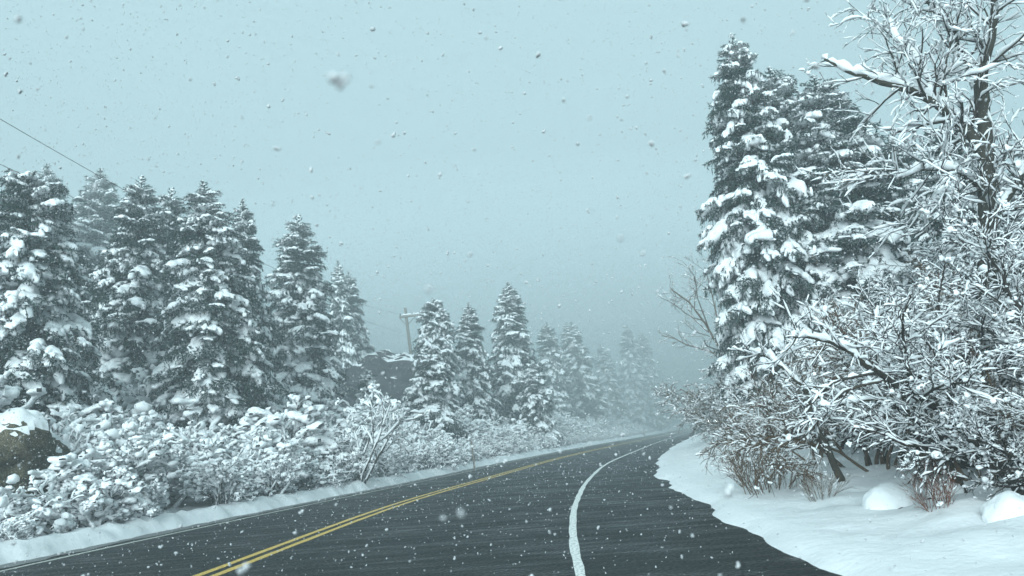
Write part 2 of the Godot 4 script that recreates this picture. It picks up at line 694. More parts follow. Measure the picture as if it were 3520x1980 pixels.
func make_spruce(kind: Dictionary) -> Dictionary:
	var f := Mb.new()
	f.use_col = true
	var s := Mb.new()
	var w := Mb.new()
	w.use_col = true
	w.col = Color(0.045, 0.04, 0.036)
	var H: float = kind.H
	var R: float = kind.R
	var sway := Vector3(r(-1, 1), 0, r(-1, 1)) * H * 0.012
	var pts := PackedVector3Array()
	var rad := PackedFloat32Array()
	for k in 9:
		var t := k / 8.0
		pts.append(Vector3(0, -0.4 + (H + 0.4) * t, 0) + sway * sin(t * 4.0))
		rad.append(lerpf(H * 0.016, 0.012, t))
	w.tube(pts, rad, 7)
	var y: float = H * float(kind.low)
	var seed_at := r(0, 900)
	var turn := 0.0
	while y < H * 0.955:
		var t := y / H
		var top := (1.0 - t) / (1.0 - float(kind.low))
		var reach := R * minf(pow(top, float(kind.p)) * float(kind.fat), 1.0) * (0.72 + 0.28 * smoothstep(0.0, 0.12, t)) + 0.10
		var m: int = maxi(4, int(float(kind.n) * (0.30 + 0.70 * reach / R)))
		for k in m:
			turn += 2.39996 + r(-0.35, 0.35)
			var uneven := rough.get_noise_3d(cos(turn) * 14.0 + seed_at, y * 16.0, sin(turn) * 14.0)
			var edge := reach * r(0.80, 1.10) * (1.0 + uneven * 0.5)
			if rng.randf() < 0.04:
				edge *= 1.2
			var len := minf(edge * 1.05, float(kind.spray) * r(0.6, 1.6))
			# most sprays end at the outline, the rest fill the inside
			var inner := rng.randf() < 0.28
			var root := maxf(0.0, (edge - len) * (r(0.1, 0.8) if inner else r(0.88, 1.0)))
			var pitch := lerpf(0.50, -0.16, smoothstep(0.0, 0.5, top)) + r(-0.16, 0.16)
			var turn3 := Basis(Vector3.UP, turn)
			var basis := turn3 * Basis(Vector3(0, 0, 1), pitch) * Basis(Vector3(1, 0, 0), r(-0.3, 0.3))
			var thick := r(0.9, 1.25)
			var x := Transform3D(basis.scaled_local(Vector3(len, len * thick, len * thick)), turn3 * Vector3(root, 0, 0) + Vector3(0, y - root * 0.16 * smoothstep(0.0, 0.5, top) + r(-0.12, 0.12), 0) + sway * sin(t * 4.0))
			var b: Dictionary = boughs[rng.randi() % boughs.size()]
			f.add(b.f, x)
			if not inner:
				s.add(b.d, x)
			var clear := 0.5 + 1.6 * rough.get_noise_3d(cos(turn) * 20.0 + seed_at, y * 22.0, sin(turn) * 20.0)
			if not inner and rng.randf() < float(kind.snow) + (1.0 - top) * 0.15 - clear * 0.5 + 0.46:
				var lift := r(0.6, 1.7)
				s.add(b.p, x * Transform3D(Basis.from_scale(Vector3(r(0.85, 1.05), lift, r(0.85, 1.15))), Vector3.ZERO))
		y += float(kind.gap) * (0.45 + 0.55 * top) * r(0.85, 1.15)
	# the bare leader with its short twigs
	for k in 30:
		var yy := H * lerpf(0.90, 1.0, k / 30.0)
		var d := Vector3(1, 0.45, 0).rotated(Vector3.UP, k * 2.4)
		var l := 0.05 + (H - yy) * 0.50
		for q in 7:
			tuft(f, Vector3(0, yy, 0) + sway * sin(4.0 * yy / H) + d * l * q / 7.0, (d + rv() * 0.6).normalized(), 0.10, 0.018)
		if rng.randf() < 0.6:
			var c := r(0.02, 0.055)
			s.add(lumps[rng.randi() % lumps.size()], Transform3D(Basis.from_scale(Vector3(c * 1.4, c, c * 1.4)), Vector3(0, yy + 0.03, 0) + sway * sin(4.0 * yy / H) + d * l * r(0.4, 1.0)))
	return {"H": H, "crown": f.mesh(M.needle), "snow": s.mesh(M.snow), "trunk": w.mesh(M.bark)}

func place_spruce(k: Dictionary, x: float, z: float, top: float, label: String, turn: float, wide := 1.0, lean := Vector2.ZERO, group := "snow-laden spruces along the road") -> void:
	var y := ground(x, z) - 0.1
	var t := thing("spruce_tree", label, "tree", Vector3(x, y, z), turn, group)
	part("trunk", k.trunk, t)
	part("crown", k.crown, t)
	part("snow", k.snow, t, "stuff")
	var s: float = (top - y) / float(k.H)
	t.basis = Basis(Vector3(0, 0, 1), lean.x) * Basis(Vector3(1, 0, 0), lean.y) * Basis(Vector3.UP, turn) * Basis.from_scale(Vector3(s * wide, s, s * wide))

# ---------------------------------------------------------------- bare trees and scrub under snow
var lumps: Array[Mb] = []

func snow_run(s: Mb, pts: PackedVector3Array, rads: PackedFloat32Array, heft: float, sides: int, gaps := 0.5, uneven := 0.6) -> void:
	# snow lies along a branch in ridges of uneven height, broken by gaps
	var m := pts.size()
	var total := 0.0
	for k in m - 1:
		total += pts[k].distance_to(pts[k + 1])
	var at := r(0.0, heft * 3.0)
	while at < total:
		var run := minf(heft * r(6.0, 40.0), total - at + heft)
		var n := 4 if sides < 6 else clampi(int(run / 0.05), 4, 30)
		var p := PackedVector3Array()
		var q := PackedFloat32Array()
		var swell := r(0.6, 1.25)
		for k in n + 1:
			var f := float(k) / n
			var d := clampf((at + run * f) / total, 0.0, 1.0) * (m - 1)
			var a := mini(int(d), m - 2)
			var dir := (pts[a + 1] - pts[a]).normalized()
			var flat := sqrt(maxf(0.0, 1.0 - dir.y * dir.y))
			var rad := lerpf(rads[a], rads[a + 1], d - a)
			var th := heft * (0.18 + 0.82 * flat) * swell * (0.06 if k == 0 or k == n else 1.0) * r(1.0 - uneven, 1.0 + uneven)
			p.append(pts[a].lerp(pts[a + 1], d - a) + Vector3(r(-0.2, 0.2) * th, rad * 0.65 + th * r(0.6, 1.0), r(-0.2, 0.2) * th))
			q.append(th + (rad * 0.3 if k > 0 and k < n else 0.0))
		s.tube(p, q, sides, false)
		at += run + heft * r(0.0, 10.0) * gaps

func grow(w: Mb, s: Mb, p0: Vector3, dir: Vector3, length: float, rad: float, lvl: int, o: Dictionary) -> void:
	var segs: int = o.segs[lvl]
	var pts := PackedVector3Array([p0])
	var rads := PackedFloat32Array([rad])
	var p := p0
	var d := dir
	var lift: float = o.lift[lvl]
	for k in segs:
		d = (d + rv() * float(o.wig) + Vector3(0, lift, 0)).normalized()
		p += d * length / segs
		pts.append(p)
		rads.append(rad * lerpf(1.0, 0.42, float(k + 1) / segs))
	var g := r(0.6, 1.3)
	w.col = Color(o.bark.r * g, o.bark.g * g, o.bark.b * g)
	w.tube(pts, rads, 6 if lvl == 0 else (4 if lvl == 1 else 3), lvl > 1)
	var kept := 1.0 if not o.has("shelter") else clampf(p.y / float(o.shelter), 0.12, 1.0)
	if rng.randf() < float(o.snowy) * kept:
		snow_run(s, pts, rads, float(o.heft) * (1.3 if lvl < 2 else (1.0 if lvl < 3 else 0.78)), 5 if lvl < 2 else 4, float(o.gaps), 0.3 if float(o.heft) > 0.03 else 0.7)
	if lvl < int(o.depth):
		var kids: int = o.kids[lvl]
		for k in kids:
			var t := lerpf(float(o.lo), 1.0, (k + rng.randf()) / kids)
			var at := t * segs
			var a := mini(int(at), segs - 1)
			var q := pts[a].lerp(pts[a + 1], at - a)
			var along := (pts[a + 1] - pts[a]).normalized()
			var perp := along.cross(rv()).normalized()
			var an: float = float(o.ang) * r(0.6, 1.3)
			var nd := (along * cos(an) + perp * sin(an)).normalized()
			grow(w, s, q, nd, length * float(o.ratio) * r(0.65, 1.2) * (1.2 - 0.45 * t), maxf(rads[a] * r(0.45, 0.65), float(o.thin)), lvl + 1, o)
	elif rng.randf() < float(o.clump):
		var c := float(o.clump_r) * r(0.5, 1.5)
		s.add(lumps[rng.randi() % lumps.size()], Transform3D(Basis(Vector3.UP, r(0, TAU)).scaled_local(Vector3(c * r(0.85, 1.6), c * r(0.75, 1.3), c * r(0.8, 1.2))), p + Vector3(0, c * 0.3, 0)))

func make_bare(stems: int, spread: float, length: float, rad: float, lean: Vector3, o: Dictionary) -> Dictionary:
	var w := Mb.new()
	w.use_col = true
	var s := Mb.new()
	for k in stems:
		var a := TAU * (k + r(-0.3, 0.3)) / stems
		var out := Vector3(cos(a), 0, sin(a))
		var dir := (Vector3.UP + out * spread * r(0.4, 1.2) + lean).normalized()
		grow(w, s, out * rad * stems * r(0.5, 1.4) + Vector3(0, -0.15, 0), dir, length * r(0.75, 1.15), rad * r(0.8, 1.2), 0, o)
	var top := 0.0
	for q in s.v:
		top = maxf(top, q.y)
	for q in w.v:
		top = maxf(top, q.y)
	var k := {"H": top, "wood": w.mesh(M.twig)}
	if s.v.size():
		k.snow = s.mesh(M.snow)
	return k

func place_bare(called: String, k: Dictionary, x: float, z: float, top: float, label: String, category: String, turn: float, group: String, wide := 1.0) -> Node3D:
	var y := ground(x, z) - 0.06
	var t := thing(called, label, category, Vector3(x, y, z), turn, group)
	part("branches", k.wood, t)
	if k.has("snow"):
		part("snow", k.snow, t, "stuff")
	var s: float = (top - y) / float(k.H)
	t.basis = Basis(Vector3.UP, turn) * Basis.from_scale(Vector3(s * wide, s, s * wide))
	return t

# ---------------------------------------------------------------- rocks
func make_rock(size: Vector3, power: float, amp: float, sd: int, snow_t: float, tint: Array, cut := 0.55) -> Array:
	var f := FastNoiseLite.new()
	f.seed = sd
	f.frequency = 0.45
	f.fractal_octaves = 5
	f.fractal_gain = 0.55
	var rings := 56
	var segs := 84
	var b := Mb.new()
	b.use_col = true
	var s := Mb.new()
	for k in rings + 1:
		var th := PI * k / rings
		for j in segs + 1:
			var ph := TAU * (j % segs) / segs
			var d := Vector3(sin(th) * cos(ph), cos(th), sin(th) * sin(ph))
			var e := pow(pow(absf(d.x), power) + pow(absf(d.y), power) + pow(absf(d.z), power), -1.0 / power)
			var p := d * e * size
			p += d * f.get_noise_3dv(p * 1.0) * amp + d * f.get_noise_3dv(p * 5.0) * amp * 0.30
			b.v.append(p)
			var g := clampf(0.5 + f.get_noise_3dv(p * 2.2 + Vector3(9, 3, 1)) * 0.9, 0.0, 1.0)
			var c: Color = tint[0]
			c = c.lerp(tint[1], g)
			var q := 1.0 + f.get_noise_3dv(p * 9.0) * 0.9
			b.c.append(Color(c.r * q, c.g * q, c.b * q))
	b.n.resize(b.v.size())
	var row := segs + 1
	for k in rings + 1:
		for j in row:
			var a := b.v[k * row + (j - 1 if j > 0 else segs - 1)]
			var d := b.v[k * row + (j + 1 if j < segs else 1)]
			var e := b.v[maxi(k - 1, 0) * row + j]
			var g := b.v[mini(k + 1, rings) * row + j]
			var nn := (g - e).cross(a - d)
			b.n[k * row + j] = nn.normalized() if nn.length() > 1e-9 else Vector3(0, 1 if k == 0 else -1, 0)
			if b.n[k * row + j].dot(b.v[k * row + j]) < 0.0:
				b.n[k * row + j] = -b.n[k * row + j]
	for k in rings:
		for j in segs:
			var a := k * row + j
			b.tri(a, a + row, a + 1)
			b.tri(a + 1, a + row, a + row + 1)
	var lies := PackedFloat32Array()
	for k in b.v.size():
		var nn := b.n[k]
		var cover := smoothstep(cut - 0.25, cut + 0.3, nn.y + f.get_noise_3dv(b.v[k] * 1.6) * 0.45)
		s.v.append(b.v[k] + Vector3(0, 1, 0) * (snow_t * cover * (1.0 + f.get_noise_3dv(b.v[k] * 3.0) * 0.5)) - nn * 0.05 * (1.0 - cover))
		s.n.append(nn.lerp(Vector3.UP, 0.35).normalized())
		lies.append(cover)
	# only the part of the shell that snow covers
	for k in range(0, b.i.size(), 3):
		for q in 3:
			var a := b.i[k + q]
			if lies[a] > 0.0:
				s.tri(b.i[k], b.i[k + 1], b.i[k + 2])
				break
	return [b.mesh(M.rock), s.mesh(M.snow)]

# ---------------------------------------------------------------- vehicles
func make_vehicle(label: String, paint: Material, at: Vector3, heading: float, tall: bool, lamp_scale: float) -> void:
	var t := thing("pickup_truck" if tall else "car", label, "truck" if tall else "car", at, heading, "oncoming vehicles")
	# side profile of the body, x forward; the half width narrows towards the roof
	var h := 1.0 if tall else 0.78
	var prof := [Vector2(2.3, 0.45), Vector2(2.35, 0.75 * h), Vector2(2.2, 1.0 * h), Vector2(1.15, 1.12 * h), Vector2(0.45, 1.78 * h), Vector2(-0.9, 1.82 * h), Vector2(-1.5, 1.14 * h), Vector2(-2.4, 1.10 * h), Vector2(-2.45, 0.5)]
	var half := func(p: Vector2) -> float: return 0.95 - 0.22 * smoothstep(1.0 * h, 1.8 * h, p.y) - 0.12 * smoothstep(1.9, 2.4, absf(p.x))
	var b := Mb.new()
	for k in prof.size():
		var p: Vector2 = prof[k]
		var q: Vector2 = prof[(k + 1) % prof.size()]
		b.quad(Vector3(p.x, p.y, -half.call(p)), Vector3(p.x, p.y, half.call(p)), Vector3(q.x, q.y, half.call(q)), Vector3(q.x, q.y, -half.call(q)))
	var mid := Vector2(0, 0.8 * h)
	for sg in [-1.0, 1.0]:
		for k in prof.size():
			var p: Vector2 = prof[k]
			var q: Vector2 = prof[(k + 1) % prof.size()]
			b.face(Vector3(p.x, p.y, half.call(p) * sg), Vector3(q.x, q.y, half.call(q) * sg), Vector3(mid.x, mid.y, 0.97 * sg), Vector3(0, 0, sg))
	part("body", b.mesh(paint), t)
	var g := Mb.new()
	g.quad(Vector3(1.08, 1.2 * h, -0.74), Vector3(1.08, 1.2 * h, 0.74), Vector3(0.53, 1.73 * h, 0.66), Vector3(0.53, 1.73 * h, -0.66))
	part("windscreen", g.mesh(M.glass), t)
	var gr := Mb.new()
	gr.box(Transform3D(Basis(), Vector3(2.33, 0.86 * h, 0)), Vector3(0.06, 0.22, 1.0), 0.015)
	part("grille", gr.mesh(M.plastic), t)
	var bu := Mb.new()
	bu.box(Transform3D(Basis(), Vector3(2.36, 0.52, 0)), Vector3(0.16, 0.2, 1.78), 0.04)
	part("bumper", bu.mesh(M.plastic), t)
	for fx in [1.45, -1.5]:
		for sg in [-1.0, 1.0]:
			var ty := Mb.new()
			ty.tube(PackedVector3Array([Vector3(fx, 0.37, 0.70 * sg), Vector3(fx, 0.37, 0.93 * sg)]), PackedFloat32Array([0.37, 0.37]), 18)
			var wheel := part("wheel", ty.mesh(M.tyre), t)
			var ri := Mb.new()
			ri.tube(PackedVector3Array([Vector3(fx, 0.37, 0.90 * sg), Vector3(fx, 0.37, 1.08 * sg)]), PackedFloat32Array([0.22, 0.2]), 12)
			part("rim", ri.mesh(M.rim), wheel)
	for sg in [-1.0, 1.0]:
		var l := Mb.new()
		var c := Vector3(2.36, 0.84 * h, 0.68 * sg)
		l.add(lump(0.0, 1, 6, 10), Transform3D(Basis.from_scale(Vector3(0.05, 0.11, 0.14) * lamp_scale), c))
		part("headlight", l.mesh(M.headlight), t)
		var sp := SpotLight3D.new()
		sp.name = "headlight_beam"
		sp.position = c + Vector3(0.12, 0, 0)
		sp.rotation = Vector3(0, -PI / 2, 0)
		sp.light_color = Color(1.0, 0.96, 0.88)
		sp.light_energy = 14.0
		sp.light_size = 0.1
		sp.spot_range = 60.0
		sp.spot_angle = 22.0
		sp.spot_attenuation = 2.0
		sp.shadow_enabled = true
		t.add_child(sp, true)

# ================================================================= the scene
func _ready() -> void:
	rng.seed = 20240117
	rough.seed = 5
	rough.frequency = 0.05
	rough.fractal_octaves = 3

	# camera: held low behind the windscreen, tilted up and rolled a little
	var cam := Camera3D.new()
	cam.name = "camera"
	cam.fov = 41.0
	cam.near = 0.05
	cam.far = 1500.0
	cam.basis = Basis(Vector3(1, 0, 0), deg_to_rad(10.71)) * Basis(Vector3(0, 0, 1), deg_to_rad(-4.3))
	cam.position = Vector3(0, 1.2, 0)
	var lens := CameraAttributesPhysical.new()
	lens.frustum_focal_length = 32.1
	lens.frustum_focus_distance = 22.0
	lens.frustum_near = 0.05
	lens.frustum_far = 1500.0
	lens.exposure_aperture = 4.6
	cam.attributes = lens
	cam.fov = 41.0
	cam.current = true
	add_child(cam)

	# an even snow sky, blue-green through the air that the snow fills
	var sky := PanoramaSkyMaterial.new()
	var veil := Image.create_empty(256, 128, false, Image.FORMAT_RGBF)
	for y in 128:
		var up := sin(PI * (0.5 - (y + 0.5) / 128.0))
		for x in 256:
			var az := TAU * x / 256.0
			var n := 1.0 + 0.05 * rough.get_noise_3d(cos(az) * 22.0, up * 40.0, sin(az) * 22.0)
			var c := Color(0.40, 0.58, 0.63).lerp(Color(0.56, 0.81, 0.87), clampf(up * 1.1, 0.0, 1.0)) * n
			if up < 0.0:
				c = Color(0.33, 0.47, 0.51)
			veil.set_pixel(x, y, c)
	sky.panorama = ImageTexture.create_from_image(veil)
	var env := Environment.new()
	env.background_mode = Environment.BG_SKY
	env.sky = Sky.new()
	env.sky.sky_material = sky
	env.background_energy_multiplier = 0.165
	env.tonemap_mode = Environment.TONE_MAPPER_LINEAR
	env.tonemap_exposure = 6.4
	env.fog_enabled = true
	env.fog_density = 0.0075
	env.volumetric_fog_enabled = true
	env.volumetric_fog_density = 0.0
	env.fog_light_color = Color(0.93, 0.985, 1.0)
	env.sdfgi_enabled = true
	env.ssao_enabled = true
	env.ssil_enabled = true
	var we := WorldEnvironment.new()
	we.name = "world_environment"
	we.environment = env
	add_child(we)

	var sun := DirectionalLight3D.new()
	sun.name = "overcast_sun"
	sun.light_energy = 0.5
	sun.light_angular_distance = 45.0
	sun.light_color = Color(0.9, 0.98, 1.0)
	sun.rotation = Vector3(deg_to_rad(-22), deg_to_rad(-18), 0)
	sun.shadow_enabled = true
	add_child(sun)

	materials()
	make_ground()
	make_road()
	for k in 6:
		var lc := PackedVector3Array()
		var lr := PackedVector3Array()
		for q in 5:
			lc.append(rv() * Vector3(0.75, 0.45, 0.75))
			lr.append(Vector3.ONE * r(0.32, 0.62) * Vector3(1.0, r(0.8, 1.3), 1.0))
		join = 5.0
		lumps.append(heap(lc, lr, 0.42))
		join = 3.2
	make_rocks()
	make_spruces()
	make_scrub()
	make_thicket()
	make_small()
	make_flakes()
	make_mist()

func make_rocks() -> void:
	var t := thing("boulder", "mossy brown boulder with snow on its top, among the white shrubs", "boulder", Vector3(-9.95, 1.28, -14.3))
	var m := make_rock(Vector3(1.5, 0.95, 1.15), 2.6, 0.5, 3, 0.15, [Color(0.12, 0.125, 0.08), Color(0.26, 0.22, 0.15)], 0.7)
	part("rock", m[0], t)
	part("snow_cap", m[1], t)
	var o := thing("rock_outcrop", "dark grey rock outcrop with a thin snow rim, below the utility pole", "rock outcrop", Vector3(-10.6, 2.4, -54.5), 0.1)
	var m2 := make_rock(Vector3(5.4, 4.9, 3.4), 3.6, 0.9, 8, 0.16, [Color(0.07, 0.073, 0.075), Color(0.15, 0.15, 0.15)], 0.92)
	part("rock", m2[0], o)
	part("snow_cap", m2[1], o)
	for e in [[3.75, -8.35, 0.34, "rounded snow hump beside the red-brown bare bush at the thicket foot"], [4.2, -8.0, 0.24, "low long snow hump behind the rounded one at the thicket foot"], [4.0, -6.7, 0.36, "tall snow hump to the right of the red-brown bare bush"], [3.9, -15.2, 0.26, "small snow hump at the far tip of the right bank, before the tan bush"]]:
		var s: float = float(e[2]) * 0.62
		var h := thing("snowy_rock", e[3], "rock", Vector3(e[0], ground(e[0], e[1]) - s * 0.42, e[1]), r(0, 3), "snow-covered rocks on the right bank")
		var m3 := make_rock(Vector3(s * r(1.1, 1.6), s * 0.75, s), 2.2, 0.16, 30 + int(s * 100), 0.10, [Color(0.03, 0.03, 0.028), Color(0.07, 0.065, 0.06)], -0.5)
		part("rock", m3[0], h)
		part("snow_cap", m3[1], h)

func make_spruces() -> void:
	for k in 7:
		boughs.append(make_bough())
	var tall := make_spruce({"H": 9.5, "R": 1.75, "p": 0.72, "fat": 1.25, "low": 0.04, "n": 16, "gap": 0.36, "snow": 0.62, "spray": 0.95})
	var broad := make_spruce({"H": 9.0, "R": 2.1, "p": 0.55, "fat": 1.25, "low": 0.04, "n": 18, "gap": 0.38, "snow": 0.62, "spray": 1.05})
	var young := make_spruce({"H": 4.5, "R": 1.35, "p": 0.55, "fat": 1.15, "low": 0.03, "n": 14, "gap": 0.30, "snow": 0.75, "spray": 0.75})
	var big := make_spruce({"H": 11.5, "R": 2.0, "p": 0.72, "fat": 1.5, "low": 0.04, "n": 18, "gap": 0.36, "snow": 0.60, "spray": 0.95})
	for e in [
		[broad, -12.5, -19.3, 9.0, "nearest left spruce with big flat snow pads, behind the mossy boulder", 0.9],
		[tall, -25.3, -40.8, 18.0, "pale faded spruce top showing just right of the nearest left spruce", 0.8],
		[tall, -25.5, -45.3, 19.4, "tall pale spruce fading into the snowfall behind the left group", 0.95],
		[tall, -14.9, -26.0, 8.4, "shorter snow-coated spruce filling the gap behind the nearest left spruce", 1.0],
		[tall, -12.6, -25.0, 10.8, "dense dark spruce with a blunt top, left of the bough-heavy one", 0.95],
		[tall, -12.9, -28.2, 11.4, "spruce half hidden behind the blunt-topped dark one", 0.9],
		[tall, -9.4, -23.2, 9.8, "spruce with the longest drooping snow boughs in the left group", 1.0],
		[tall, -9.5, -27.4, 10.5, "narrow spruce with a bare-looking tip at the right of the left group", 0.62],
		[tall, -12.4, -34.9, 9.6, "white spruce seen through the gap left of the lone tall cone", 1.0],
		[tall, -9.6, -34.7, 12.0, "lone tall cone-shaped spruce left of the rock outcrop", 1.0],
		[tall, -11.9, -52.6, 14.0, "thin faded spruce close behind the lone tall cone", 0.55],
		[tall, -12.2, -57.0, 14.2, "pale spruce rising above the rock outcrop", 0.8],
		[young, -7.2, -37.3, 4.7, "small young spruce standing in front of the rock outcrop", 0.7],
		[broad, -4.7, -43.8, 9.2, "round-topped spruce right beside the utility pole", 0.75],
		[tall, -2.7, -46.9, 9.4, "spruce joined to the right side of the round-topped one", 0.85],
		[young, -4.1, -35.8, 5.3, "squat spruce thick with snow at the foot of the utility pole pair", 0.95],
		[tall, -0.2, -52.0, 11.5, "tallest spruce of the middle distance, right of the joined pair", 0.95],
		[young, 0.8, -48.0, 5.4, "young cone spruce at the right foot of the tallest middle one", 0.8],
		[tall, 3.0, -71.9, 11.3, "first of the faded spruces past the middle group, dense and leaning on the next", 1.0],
		[tall, 6.0, -77.7, 12.0, "faded spruce with a jagged top, in the middle of the faded three", 1.0],
		[tall, 5.9, -89.8, 13.6, "ghostly spruce behind the jagged-topped faded one", 0.8],
		[tall, 10.6, -94.4, 11.2, "short ghostly spruce between the faded three and the last tall pair", 0.95],
		[tall, 15.0, -104, 14.6, "left tree of the last tall ghostly pair before the bend", 0.85],
		[tall, 17.6, -108, 14.0, "right tree of the last tall ghostly pair before the bend", 0.85],
		[tall, 21.9, -128, 8.6, "barely visible spruce at the end of the left tree line", 1.1],
		[tall, 31.0, -170, 15.0, "spruce nearly lost in the white beyond the oncoming truck", 1.0],
	]:
		place_spruce(e[0], e[1], e[2], e[3], e[4], r(0, TAU), e[5], Vector2(r(-0.02, 0.03), r(-0.02, 0.02)))
	for e in [
		[big, 7.0, -20.9, 12.1, "big spruce with the thin pointed top, roadside end of the right group", 0.72],
		[big, 8.5, -22.4, 11.8, "big dark spruce second from the road in the right group", 1.12],
		[big, 9.2, -21.0, 10.7, "big broad spruce in the middle of the right group", 1.22],
		[big, 10.4, -22.4, 10.0, "big round-shouldered spruce on the inner side of the right group", 1.0],
		[big, 11.1, -21.2, 8.9, "lowest dark spruce of the right group, stepping down to the gap", 1.0],
		[broad, 9.9, -16.3, 7.4, "pale spruce behind the spreading bare tree", 0.8],
		[tall, 15.5, -30.3, 10.3, "small far spruce in the gap right of the big dark group", 0.6],
		[broad, 9.6, -13.2, 5.6, "snow-crusted spruce behind the right-hand thicket", 1.0],
	]:
		place_spruce(e[0], e[1], e[2], e[3], e[4], r(0, TAU), e[5], Vector2(r(-0.02, 0.02), r(-0.02, 0.02)), "snow-laden spruces on the right bank")

var scrub := []

func make_scrub() -> void:
	var o := {"segs": [5, 4, 3, 3], "wig": 0.30, "lift": [0.02, -0.03, -0.06, -0.1], "kids": [6, 5, 3], "ratio": 0.55, "ang": 0.85, "depth": 3, "heft": 0.046, "snowy": 0.95, "clump": 0.5, "clump_r": 0.075, "lo": 0.25, "gaps": 0.12, "thin": 0.008, "bark": Color(0.045, 0.038, 0.034)}
	for k in 4:
		scrub.append(make_bare(5 + k % 2, 0.75, 1.25, 0.022, Vector3.ZERO, o))
	var light := o.duplicate()
	light.heft = 0.026
	light.clump = 0.25
	light.clump_r = 0.05
	light.bark = Color(0.075, 0.055, 0.045)
	for k in 1:
		scrub.append(make_bare(7, 0.6, 1.35, 0.02, Vector3.ZERO, light))
	# rows from the berm back to the trees
	var refs := [[-0.56, "near the boulder's foot"], [-0.50, "right of the boulder"], [-0.43, "below the blunt-topped spruce"], [-0.36, "below the long-boughed spruce"], [-0.29, "below the narrow spruce"], [-0.22, "left of the lone cone spruce"], [-0.15, "below the lone cone spruce"], [-0.08, "before the rock outcrop"], [-0.02, "below the squat snowy spruce"], [0.04, "below the tall middle spruce"], [0.10, "below the faded spruces"], [0.16, "below the last ghostly spruces"], [0.3, "where the left bank fades out"]]
	var sizes := ["low", "waist-high", "tall"]
	var used := {}
	var far_x := [[], [], []]
	var spots := []
	for row in 4:
		var u := 9.0 + row * 1.1
		while u < 95.0:
			var off: float = [0.95, 2.1, 3.8, 6.0][row] + r(-0.3, 0.35)
			spots.append([u + r(-0.3, 0.3), off, row])
			u += [1.15, 1.4, 1.8, 2.2][row] * (1.0 + u * 0.012) * r(0.8, 1.25)
	for e in spots:
		var u: float = e[0]
		var x: float = on(LEFT, u) - 0.5 - float(e[1])
		if atan2(x, u) < -0.68:
			continue
		if u > 46.0:
			var hh: float = [0.75, 1.25, 1.75, 2.1][e[2]] * r(0.75, 1.25)
			var pick := rng.randi() % 3
			var sc: float = hh / float(scrub[pick].H)
			far_x[pick].append(Transform3D(Basis(Vector3.UP, r(0, TAU)).scaled_local(Vector3(sc * 1.2, sc, sc * 1.2)), Vector3(x, ground(x, -u) - 0.06, -u)))
			continue
		if Vector2(x + 10.05, u - 14.2).length() < 1.25:
			continue
		var h: float = [0.9, 1.5, 2.1, 2.5][e[2]] * r(0.75, 1.3)
		var kind: Dictionary = scrub[rng.randi() % 4] if rng.randf() > smoothstep(20.0, 45.0, u) * 0.7 else scrub[4]
		var az := atan2(x, u)
		if az < -0.545 and u < 14.6:
			h *= 0.5
		var near: String = refs[0][1]
		var best := 9.0
		for q in refs:
			if absf(az - q[0]) < best:
				best = absf(az - q[0])
				near = q[1]
		var where: String = ["on the snow berm", "behind the berm", "midway up the bank", "high on the bank"][e[2]]
		var wide := r(0.95, 1.35)
		var base := "%s %s snowy shrub %s, %s" % [sizes[clampi(int((h - 0.5) / 0.65), 0, 2)], "broad" if wide > 1.22 else ("narrow" if wide < 1.05 else "rounded"), where, near]
		var label := base
		for add in ["", ", farther on", ", farthest on", ", endmost"]:
			label = base + add
			if not used.has(label):
				break
		used[label] = true
		place_bare("snowy_shrub", kind, x, -u, ground(x, -u) + h, label, "shrub", r(0, TAU), "snow-laden shrubs along the left roadside", wide)
	for pick in 3:
		for q in 2:
			var mm := MultiMesh.new()
			mm.transform_format = MultiMesh.TRANSFORM_3D
			mm.mesh = scrub[pick].wood if q == 0 else scrub[pick].snow
			mm.instance_count = far_x[pick].size()
			for k in far_x[pick].size():
				mm.set_instance_transform(k, far_x[pick][k])
			var mo := MultiMeshInstance3D.new()
			mo.name = numbered("far_scrub" if q == 0 else "far_scrub_snow")
			mo.multimesh = mm
			add_child(mo, true)
			mo.set_meta("kind", "stuff")
			tag(mo, "mass of faded twigs along the far left bank" if q == 0 else "snow lying on the mass of faded scrub along the far left bank", "scrub", "far scrub along the left bank")
	# the sapling with bare stems that stands up out of the scrub
	var so := light.duplicate()
	so.kids = [5, 4, 2]
	so.lo = 0.35
	so.heft = 0.03
	so.clump_r = 0.065
	so.bark = Color(0.04, 0.034, 0.03)
	var sap := make_bare(3, 0.35, 1.6, 0.028, Vector3(0.1, 0, 0), so)
	place_bare("sapling", sap, -4.6, -21.8, 2.9, "thin dark-stemmed sapling standing up out of the left shrubs", "sapling", 0.4, "", 0.9)

